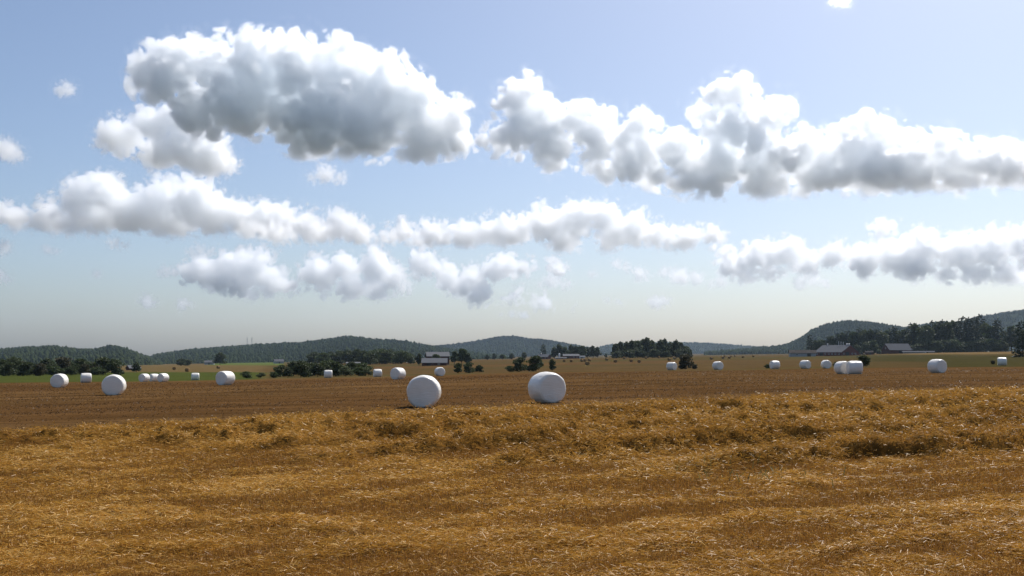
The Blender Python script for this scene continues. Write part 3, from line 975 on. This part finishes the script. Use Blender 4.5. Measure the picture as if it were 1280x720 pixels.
# ------------------------------------------------------------------ wooded hills
def hill(profile, D, seed, foot, ntree, tree_h, spread=1.0):
    """ridge whose skyline passes through the given photograph points at distance D; forest is scattered on it"""
    rg = np.random.default_rng(seed)
    prof = np.array(profile, float)
    pxs = np.linspace(prof[0, 0], prof[-1, 0], 260)
    tops = np.interp(pxs, prof[:, 0], prof[:, 1])
    k = np.ones(7) / 7
    tops = np.convolve(np.pad(tops, 3, mode='edge'), k, mode='valid')
    ux = (pxs - 640) / F
    zr = np.array([pdir(a, b)[2] / pdir(a, b)[1] * D for a, b in zip(pxs, tops)]) + CAMZ - tree_h * .8
    z0 = np.array([float(zbase(np.array([u * D]), np.array([float(D)]))[0]) for u in ux]) - 6
    rise = np.maximum(zr - z0, 1)
    ts = np.r_[np.linspace(-1, 0, 26), np.linspace(0.06, 1.2, 16)]
    sh = np.where(ts < 0, (0.5 + 0.5 * np.cos(np.pi * np.clip(ts, -1, 0))) ** 0.8, 0.5 + 0.5 * np.cos(np.pi * np.clip(ts / 1.2, 0, 1)))
    ylen = foot
    Y = D + ts[:, None] * ylen * (1 + 0 * pxs[None])
    X = ux[None] * Y
    bumps = (fbm2(X * 0.004, Y * 0.004, seed, 4) - 0.5) * 0.30
    Z = z0[None] + rise[None] * sh[:, None] * (1 + bumps * (np.abs(ts)[:, None] > .04) * np.minimum(1, np.abs(ts)[:, None] * 4))
    nr_, nc_ = Y.shape
    ii_ = (np.arange(nr_ - 1)[:, None] * nc_ + np.arange(nc_ - 1)[None]).ravel()
    ho = mesh_np('hill', np.c_[X.ravel(), Y.ravel(), Z.ravel()], np.c_[ii_, ii_ + 1, ii_ + nc_ + 1, ii_ + nc_], M['hill'], smooth=True)
    ho['kind'] = 'structure'
    # forest
    fi = rg.uniform(0, nc_ - 1.001, ntree)
    tj = -rg.uniform(0, 1, ntree) ** 1.2 * 0.97
    tj[: ntree // 6] = rg.uniform(-.03, .02, ntree // 6)
    fj = np.interp(tj, ts, np.arange(nr_))
    i0, j0 = fi.astype(int), np.minimum(fj.astype(int), nr_ - 2)
    a, b = fi - i0, fj - j0
    def bil(A):
        return (A[j0, i0] * (1 - a) + A[j0, i0 + 1] * a) * (1 - b) + (A[j0 + 1, i0] * (1 - a) + A[j0 + 1, i0 + 1] * a) * b
    tx, ty, tz = bil(X), bil(Y), bil(Z)
    H = tree_h * rg.uniform(.55, 1.25, ntree) * (0.75 + 0.5 * fbm2(tx * .01, ty * .01, seed + 3, 3))
    sky_z = CAMZ + (np.interp(fi, np.arange(nc_), zr + tree_h * .8) - CAMZ) * ty / D      # nobody overtops the skyline
    H = np.minimum(H, np.maximum(sky_z - tz + rg.normal(0, tree_h * .30, ntree), 1.5))
    conif = rg.uniform(0, 1, ntree) < 0.55
    Wd = np.where(conif, H * rg.uniform(.16, .24, ntree), H * rg.uniform(.26, .42, ntree))
    # each tree: three stacked ragged rings and a tip
    ns = 6
    lev = np.where(conif[:, None], np.array([[0.05, 0.3, 0.62]]), np.array([[0.12, 0.5, 0.82]]))
    rad = np.where(conif[:, None], np.array([[1.0, .72, .36]]), np.array([[.65, 1.0, .62]]))
    th = np.arange(ns) * 2 * math.pi / ns
    VV = np.zeros((ntree, 3 * ns + 1, 3))
    for q in range(3):
        jr = rg.uniform(.55, 1.25, (ntree, ns))
        rr = Wd[:, None] * rad[:, q][:, None] * jr
        ph = rg.uniform(0, 1, ntree)[:, None]
        VV[:, q * ns:(q + 1) * ns, 0] = tx[:, None] + rr * np.cos(th[None] + ph)
        VV[:, q * ns:(q + 1) * ns, 1] = ty[:, None] + rr * np.sin(th[None] + ph)
        VV[:, q * ns:(q + 1) * ns, 2] = (tz - .5)[:, None] + (H * lev[:, q])[:, None] + rg.uniform(-.08, .08, (ntree, ns)) * H[:, None]
    VV[:, -1] = np.c_[tx + rg.normal(0, .3, ntree), ty, tz + H]
    base = np.arange(ntree)[:, None] * (3 * ns + 1)
    tri = []
    for q in range(2):
        for i in range(ns):
            a_, b_ = q * ns + i, q * ns + (i + 1) % ns
            tri += [(a_, b_, b_ + ns), (a_, b_ + ns, a_ + ns)]
    for i in range(ns):
        tri.append((2 * ns + i, 2 * ns + (i + 1) % ns, 3 * ns))
    tri = np.array(tri)
    Fc = (base[:, :, None] + tri[None]).reshape(-1, 3)
    tn = np.clip(rg.normal(.4, .2, ntree) + (~conif) * .2, 0, 1)
    fo = mesh_np('forest', VV.reshape(-1, 3), Fc, M['forest'], attrs={'tint': ('FACE', 'FLOAT', np.repeat(tn, len(tri)))})
    fo['kind'] = 'stuff'

hill([(-420, 426), (-200, 430), (-60, 438), (0, 437), (30, 434), (70, 432.5), (95, 436), (118, 437.5), (128, 434), (140, 432), (155, 434), (170, 440), (186, 446), (205, 452)], 2600, 1, 1650, 14000, 11)
hill([(150, 452), (185, 447.5), (195, 443), (215, 440), (235, 437), (250, 436), (300, 432), (340, 429.5), (380, 427.5), (400, 425), (420, 422), (435, 420), (452, 422), (470, 424.5), (490, 424.5),
      (510, 427), (530, 430.5), (545, 433), (580, 438), (640, 447)], 3000, 2, 1350, 15000, 11)
hill([(470, 446), (520, 436), (545, 432), (560, 430.5), (580, 428.5), (605, 424), (625, 420.5), (645, 420), (660, 423), (680, 424), (700, 427), (720, 431), (740, 435), (770, 446)], 4600, 3, 1100, 8000, 13)
hill([(690, 447), (735, 437), (760, 430.5), (790, 428), (850, 427.5), (875, 428), (905, 429.5), (930, 432), (955, 433.5), (985, 434), (1020, 430), (1080, 436)], 6000, 4, 1000, 7000, 15)
hill([(880, 440), (915, 437), (945, 434.5), (965, 433), (980, 431), (992, 426.5), (1005, 419), (1015, 412), (1030, 405.5), (1045, 402.5), (1065, 401), (1085, 402.5), (1100, 405), (1115, 407), (1130, 409.5), (1150, 411), (1180, 416), (1240, 425)],
     3000, 5, 900, 10000, 11)
hill([(1080, 425), (1120, 412), (1145, 407), (1165, 403.5), (1185, 402), (1200, 402.5), (1212, 399), (1225, 395), (1250, 391.5), (1280, 386.5), (1320, 382), (1400, 380), (1520, 392), (1700, 404)],
     3600, 6, 1100, 12000, 12)

# two radio masts on the left hill
for px, lab in ((309, 'left one of the two thin radio masts on the wooded hill'), (315, 'right one of the two thin radio masts on the wooded hill')):
    D = 3000.0
    top = pdir(px, 421.5)
    bot = pdir(px, 434.0)
    mo = thing('radio_mast', lab, 'mast', (top[0] / top[1] * D, D, CAMZ + bot[2] / bot[1] * D), 0, 'radio masts on the hill')
    Hm = (top[2] / top[1] - bot[2] / bot[1]) * D
    g_ = Geo()
    for a in range(3):
        an = a * 2.094
        g_.tube((1.3 * math.cos(an), 1.3 * math.sin(an), -2), (.45 * math.cos(an), .45 * math.sin(an), Hm), .16, .12, 5)
    for q in range(10):
        z0 = Hm * q / 10
        for a in range(3):
            r0, r1 = 1.3 - .085 * q, 1.3 - .085 * (q + 1)
            g_.tube((r0 * math.cos(a * 2.094), r0 * math.sin(a * 2.094), z0), (r1 * math.cos((a + 1) * 2.094), r1 * math.sin((a + 1) * 2.094), z0 + Hm / 10), .09, .09, 4)
    g_.build('lattice', M['steel'], mo)
    for q, zf in enumerate((.62, .78, .9)):
        g_ = Geo()
        g_.tube((0, -1.2, Hm * zf), (0, -.6, Hm * zf), 1.5 - .2 * q, 1.1 - .2 * q, 12)
        g_.build('dish', M['steel'], mo)

# ------------------------------------------------------------------ haze: one even box of air round the whole landscape
if HAZE_DENSITY > 0:
    hm = bpy.data.materials.new('air')
    hm.use_nodes = True
    ht = hm.node_tree
    ht.nodes.clear()
    ho_ = nd(ht, 'ShaderNodeOutputMaterial')
    hv = nd(ht, 'ShaderNodeVolumePrincipled')
    hv.inputs['Color'].default_value = (0.62, 0.80, 1.0, 1)
    hv.inputs['Density'].default_value = HAZE_DENSITY
    hv.inputs['Anisotropy'].default_value = 0.3
    ht.links.new(hv.outputs[0], ho_.inputs['Volume'])
    g_ = Geo()
    zmin = float(gz.min())
    g_.box(-13200, 13200, -60, 7700, zmin - 1.0, 290)
    hz = g_.build('haze', hm)
    hz['kind'] = 'stuff'

# ------------------------------------------------------------------ clouds: real vapour, lit by the sun behind them
vmat = bpy.data.materials.new('cloud_vapour')
vmat.use_nodes = True
vt = vmat.node_tree
vt.nodes.clear()
vo = nd(vt, 'ShaderNodeOutputMaterial')
pv = nd(vt, 'ShaderNodeVolumePrincipled')
pv.inputs['Color'].default_value = (0.992, 0.9965, 1.0, 1)
pv.inputs['Density'].default_value = 1.0
pv.inputs['Anisotropy'].default_value = CLOUD_G
vt.links.new(pv.outputs[0], vo.inputs['Volume'])

def octaves(shape, seed, vox, lams):
    rg = np.random.default_rng(seed)
    Fq = np.fft.rfftn(rg.standard_normal(shape).astype(np.float32))
    k = np.sqrt((np.fft.fftfreq(shape[0]) ** 2)[:, None, None] + (np.fft.fftfreq(shape[1]) ** 2)[None, :, None] + (np.fft.rfftfreq(shape[2]) ** 2)[None, None, :]) / vox
    out = []
    for lam in lams:
        r = np.fft.irfftn(Fq * np.exp(-(np.log(np.maximum(k, 1e-6) * lam) / 0.45) ** 2), s=shape, axes=(0, 1, 2)).astype(np.float32)
        out.append(r / r.std())
    return out

def make_cloud(puffs, D, seed, vox_px=1.3, base_py=None, depth=1.0, amp=0.25, soft=1.6, thin=1.0, wisp=0.032):
    rg = np.random.default_rng(seed)
    puffs = np.array(puffs, float)
    ex = [puffs]
    for j in range(4):
        q = puffs.copy()
        n_ = len(q)
        q[:, 0] += rg.uniform(-1.15, 1.15, n_) * puffs[:, 2]
        q[:, 1] += rg.uniform(-.45, .6, n_) * puffs[:, 2]
        q[:, 2] *= rg.uniform(.4, .8, n_)
        if base_py is not None:
            q[:, 1] = np.minimum(q[:, 1], base_py - q[:, 2] * .6)
        ex.append(q)
    puffs = np.concatenate(ex)
    cx = (puffs[:, 0].min() + puffs[:, 0].max()) / 2
    f = pdir(cx, 400)
    f[2] = 0
    f /= np.linalg.norm(f)
    r = np.array([f[1], -f[0], 0])
    s0 = D / F
    S = []
    for px, py, rp in puffs:
        dd = pdir(px, py)
        dd /= dd.dot(f)
        p = dd * (D + rg.uniform(-.9, .9) * rp * depth * s0)
        S.append((p.dot(r), p.dot(f), p[2] + CAMZ, rp * s0))
    S = np.array(S)
    lv, par = [S], S
    for nch, lo, hi, push in ((11, .28, .5, .80), (7, .28, .5, .85), (5, .3, .5, .9)):
        par = par[par[:, 3] > 3.4 * s0]
        ch = []
        for x, y, z, R_ in par:
            v = rg.standard_normal((nch, 3))
            v[:, 2] = v[:, 2] * .9 + .35
            v /= np.linalg.norm(v, axis=1)[:, None]
            ch.append(np.c_[np.array([x, y, z]) + v * (R_ * push), R_ * rg.uniform(lo, hi, nch)])
        if not ch:
            break
        par = np.concatenate(ch)
        lv.append(par)
    vs = vox_px * s0
    mn = (S[:, :3] - S[:, 3:] * 1.6).min(0) - 6 * s0
    mx = (S[:, :3] + S[:, 3:] * 1.6).max(0) + 6 * s0
    zb = None
    if base_py is not None:
        q = pdir(cx, base_py)
        zb = CAMZ + D * q[2] / q.dot(f)
        mn[2] = max(mn[2], zb - 14 * s0)
    nn = np.ceil((mx - mn) / vs).astype(int) + 1
    fld = np.full(nn[::-1], -36.0, np.float32)      # signed depth inside the cloud, in photograph pixels; z, y, x
    for x, y, z, R_ in np.concatenate(lv):
        c = np.array([x, y, z])
        ic = np.round((c - mn) / vs).astype(int)
        if (ic >= 0).all() and (ic < nn).all() and fld[ic[2], ic[1], ic[0]] > R_ / s0 * 1.25:
            continue
        pad = R_ + (30 * s0 if R_ > 8 * s0 else 6 * s0)
        lo = np.maximum(np.floor((c - pad - mn) / vs).astype(int), 0)
        hi = np.minimum(np.ceil((c + pad - mn) / vs).astype(int) + 1, nn)
        if (hi <= lo).any():
            continue
        X = ((np.arange(lo[0], hi[0]) * vs + mn[0] - x) ** 2).astype(np.float32)
        Y = ((np.arange(lo[1], hi[1]) * vs + mn[1] - y) ** 2).astype(np.float32)
        Z = ((np.arange(lo[2], hi[2]) * vs + mn[2] - z) ** 2).astype(np.float32)
        v = (R_ - np.sqrt(Z[:, None, None] + Y[None, :, None] + X[None, None, :])) / s0
        sl = fld[lo[2]:hi[2], lo[1]:hi[1], lo[0]:hi[0]]
        np.maximum(sl, v, out=sl)
    lams = [l for l in (44, 22, 11, 5.5, 3.4) if l > 2.2 * vox_px and l < 1.6 * S[:, 3].max() / s0]
    oc = octaves(fld.shape, seed, vox_px, lams)
    disp = 0
    for lam, nz in zip(lams, oc):
        disp = disp + amp * lam * (np.minimum(np.abs(nz), 2) - 0.7)
    wz = oc[min(1, len(oc) - 1)] + 0.7 * oc[min(2, len(oc) - 1)]
    if len(lams) > 1:            # ragged: whole stretches eaten away, others swollen
        big = octaves(fld.shape, seed + 500, vox_px, (58,))[0]
        disp = disp + np.clip(big, -2, 1.2) * min(4.0, 0.11 * S[:, 3].max() / s0)
    fld = fld + np.minimum(disp, 12)
    if zb is not None:
        zz = ((np.arange(nn[2]) * vs + mn[2] - zb) / s0)[:, None, None]
        fld = np.minimum(fld, zz * 0.9 + 2.0 * wz)
    den = np.clip(fld / soft, 0, 1) * np.clip(0.35 + fld / 14, 0.35, 1)
    den = np.maximum(den, wisp * np.clip(1 + fld / 14, 0, 1) * np.clip(wz * .9 - .1, 0, 1))
    if zb is not None:
        den = den * np.clip(0.30 + zz / 30, 0.30, 1)
    den = np.ascontiguousarray(den * (CLOUD_KPX * thin / s0), np.float32).ravel()
    nn = [int(a) for a in nn]
    mx = mn + (np.array(nn) - 1) * vs
    me = bpy.data.meshes.new('cloud')
    me.vertices.add(den.size)
    me.attributes.new('vapour', 'FLOAT', 'POINT').data.foreach_set('value', den)
    ob = link(bpy.data.objects.new('cloud', me))
    ob['kind'] = 'stuff'
    ob.matrix_world = Matrix(((r[0], f[0], 0, 0), (r[1], f[1], 0, 0), (0, 0, 1, 0), (0, 0, 0, 1)))
    g = bpy.data.node_groups.new('cloud', 'GeometryNodeTree')
    g.interface.new_socket('Geometry', in_out='INPUT', socket_type='NodeSocketGeometry')
    g.interface.new_socket('Geometry', in_out='OUTPUT', socket_type='NodeSocketGeometry')
    N, L = g.nodes, g.links.new
    gi, go = N.new('NodeGroupInput'), N.new('NodeGroupOutput')
    vc = N.new('GeometryNodeVolumeCube')
    for a, b in zip(('Resolution X', 'Resolution Y', 'Resolution Z'), nn):
        vc.inputs[a].default_value = b
    vc.inputs['Min'].default_value = mn
    vc.inputs['Max'].default_value = mx
    pos = N.new('GeometryNodeInputPosition')

    def vm(op, a, b=None):
        q = N.new('ShaderNodeVectorMath')
        q.operation = op
        L(a, q.inputs[0])
        if b is not None:
            q.inputs[1].default_value = b
        return q.outputs[0]
    v = vm('FLOOR', vm('ADD', vm('MULTIPLY', vm('SUBTRACT', pos.outputs[0], mn), (1 / vs,) * 3), (.5, .5, .5)))
    v = vm('MINIMUM', vm('MAXIMUM', v, (0, 0, 0)), [a - 1 for a in nn])
    sp = N.new('ShaderNodeSeparateXYZ')
    L(v, sp.inputs[0])

    def toint(s):
        q = N.new('FunctionNodeFloatToInt')
        L(s, q.inputs[0])
        return q.outputs[0]

    def im(op, a, b):
        q = N.new('FunctionNodeIntegerMath')
        q.operation = op
        L(a, q.inputs[0])
        if isinstance(b, int):
            q.inputs[1].default_value = b
        else:
            L(b, q.inputs[1])
        return q.outputs[0]
    ix, iy, iz = [toint(sp.outputs[k]) for k in range(3)]
    idx = im('ADD', im('ADD', im('MULTIPLY', iz, nn[0] * nn[1]), im('MULTIPLY', iy, nn[0])), ix)
    na = N.new('GeometryNodeInputNamedAttribute')
    na.data_type = 'FLOAT'
    na.inputs[0].default_value = 'vapour'
    si_ = N.new('GeometryNodeSampleIndex')
    si_.data_type = 'FLOAT'
    si_.domain = 'POINT'
    L(gi.outputs[0], si_.inputs['Geometry'])
    L(na.outputs[0], si_.inputs['Value'])
    L(idx, si_.inputs['Index'])
    L(si_.outputs[0], vc.inputs['Density'])
    sm = N.new('GeometryNodeSetMaterial')
    sm.inputs['Material'].default_value = vmat
    L(vc.outputs[0], sm.inputs[0])
    L(sm.outputs[0], go.inputs[0])
    md = ob.modifiers.new('vapour', 'NODES')
    md.node_group = g
    me.materials.append(vmat)
    return ob

# (distance, row of the flat base, depth factor, puffs: column, row, radius in photograph pixels)
CLOUDS = [
    (4000, 203, 1.0, [(200, 95, 26), (235, 80, 28), (280, 82, 30), (320, 85, 34), (370, 88, 36), (420, 95, 34), (460, 100, 32), (500, 130, 34), (535, 155, 28), (562, 180, 16), (400, 145, 40), (340, 125, 40),
                      (280, 125, 34), (450, 155, 32), (380, 170, 22), (240, 125, 22), (520, 180, 20), (176, 84, 8), (490, 85, 14)]),
    (4700, 222, .7, [(150, 168, 18), (190, 162, 20), (230, 185, 24), (262, 195, 24), (200, 192, 18), (283, 206, 12), (225, 150, 16), (135, 175, 10), (250, 160, 14)]),
    (5000, 248, 1.0, [(650, 122, 20), (672, 145, 26), (618, 175, 15), (645, 172, 20), (690, 165, 26), (730, 160, 24), (752, 178, 20), (700, 188, 16), (655, 105, 10), (800, 155, 18), (800, 190, 20), (840, 190, 24),
                      (780, 205, 20), (880, 140, 15), (905, 122, 20), (930, 125, 16), (960, 150, 20), (915, 165, 26), (970, 138, 15), (900, 200, 32), (950, 205, 32), (1000, 190, 26), (880, 232, 15), (940, 235, 15),
                      (1060, 190, 26), (1090, 172, 22), (1100, 210, 30), (1140, 190, 26), (1180, 200, 24), (1150, 220, 22), (1220, 205, 22), (1250, 208, 22), (1280, 212, 20), (1060, 222, 22), (1200, 228, 18),
                      (1310, 215, 20), (850, 222, 14), (1020, 218, 22), (1045, 225, 16), (1005, 232, 14), (975, 236, 12), (820, 216, 16), (865, 232, 12), (1120, 232, 12), (740, 200, 10), (765, 208, 12)]),
    (6900, 299, 1.0, [(20, 272, 14), (60, 268, 16), (100, 250, 22), (130, 245, 22), (160, 265, 24), (200, 252, 24), (240, 250, 26), (265, 265, 24), (215, 278, 20), (100, 276, 18), (300, 272, 18), (340, 275, 20),
                      (380, 280, 18), (420, 280, 16), (70, 280, 12)]),
    (6500, 308, .8, [(345, 292, 13), (400, 292, 14), (445, 290, 14), (480, 295, 9), (310, 290, 10), (430, 275, 10)]),
    (6700, 318, 1.0, [(500, 290, 12), (540, 290, 16), (580, 295, 15), (610, 285, 15), (640, 290, 17), (680, 280, 20), (720, 275, 20), (755, 272, 20), (790, 285, 19), (820, 295, 15), (700, 300, 16), (760, 300, 16),
                      (860, 298, 14), (890, 297, 12), (840, 303, 10)]),
    (13000, 379, 1.0, [(255, 340, 16), (290, 332, 18), (320, 330, 17), (340, 350, 18), (300, 358, 16), (355, 360, 10), (320, 366, 8), (275, 350, 14)]),
    (13000, 381, 1.0, [(395, 342, 18), (430, 332, 16), (470, 332, 20), (490, 348, 14), (440, 356, 17), (405, 358, 12), (470, 362, 12)]),
    (12000, 388, .8, [(530, 330, 15), (560, 345, 14), (590, 350, 16), (620, 335, 14), (650, 335, 11), (600, 365, 15), (640, 372, 11), (680, 380, 9), (715, 385, 5), (700, 335, 9), (570, 362, 9)]),
    (11000, 360, .7, [(910, 330, 13), (945, 320, 15), (935, 345, 10), (980, 315, 17), (1010, 330, 13), (1040, 318, 13), (960, 335, 13), (905, 312, 8)]),
    (10000, 362, 1.0, [(1105, 285, 11), (1080, 325, 17), (1120, 320, 20), (1160, 305, 18), (1200, 315, 20), (1240, 310, 20), (1275, 305, 18), (1150, 335, 17), (1220, 345, 13), (1260, 345, 13), (1310, 320, 22),
                       (1180, 345, 10)]),
]
for i, (D, bp, dep, p) in enumerate(CLOUDS):
    make_cloud(p, D, 10 + i, base_py=bp, depth=dep)
SCRAPS = [(4200, [(84, 112, 8)]), (5000, [(8, 187, 12), (-6, 184, 12), (18, 195, 6)]), (4800, [(405, 219, 12), (425, 222, 8), (390, 222, 8)]), (7000, [(4, 308, 9)]), (7000, [(145, 303, 7), (155, 307, 5)]),
          (12000, [(183, 378, 8), (192, 380, 6)]), (12000, [(228, 381, 7), (238, 382, 5)]), (11000, [(208, 338, 7)]), (11000, [(120, 342, 6)]), (11500, [(800, 342, 8), (808, 348, 5)]),
          (11500, [(850, 345, 11), (832, 340, 8), (870, 348, 8)]), (12500, [(820, 378, 8), (830, 376, 6)]), (9000, [(0, 345, 8)]), (3500, [(1050, 2, 8)]), (11000, [(740, 343, 6)]), (12500, [(690, 352, 8), (705, 356, 6), (676, 356, 5)]), (11500, [(770, 330, 7), (782, 334, 5)]), (12000, [(900, 352, 7), (888, 356, 5)]),
          (12500, [(640, 392, 6), (655, 394, 5), (628, 393, 4)]), (12500, [(760, 375, 5), (772, 377, 4)]), (9500, [(60, 312, 6), (70, 314, 5)]), (9000, [(250, 312, 7), (262, 315, 5), (240, 316, 5)]),
          (11000, [(1000, 352, 8), (1016, 350, 7), (1030, 354, 5)])]
for i, (D, p) in enumerate(SCRAPS):
    make_cloud(p, D, 40 + i, depth=.6, thin=.7, amp=.24)

# thin veils of high cloud at the left
for i, (D, p) in enumerate([(9500, [(30, 30, 34), (80, 60, 32), (20, 95, 40), (120, 20, 20), (60, 140, 26), (130, 85, 16)]),
                            (9000, [(20, 170, 26), (90, 185, 22), (140, 190, 12), (50, 205, 16)]),
                            (14000, [(20, 370, 26), (70, 385, 22), (110, 378, 14), (40, 405, 14), (-20, 380, 30)]),
                            (14000, [(560, 400, 8), (1010, 372, 12), (1120, 366, 12), (960, 368, 8)])]):
    make_cloud(p, D, 80 + i, depth=.5, amp=.30, soft=26, thin=.024, wisp=0.3)
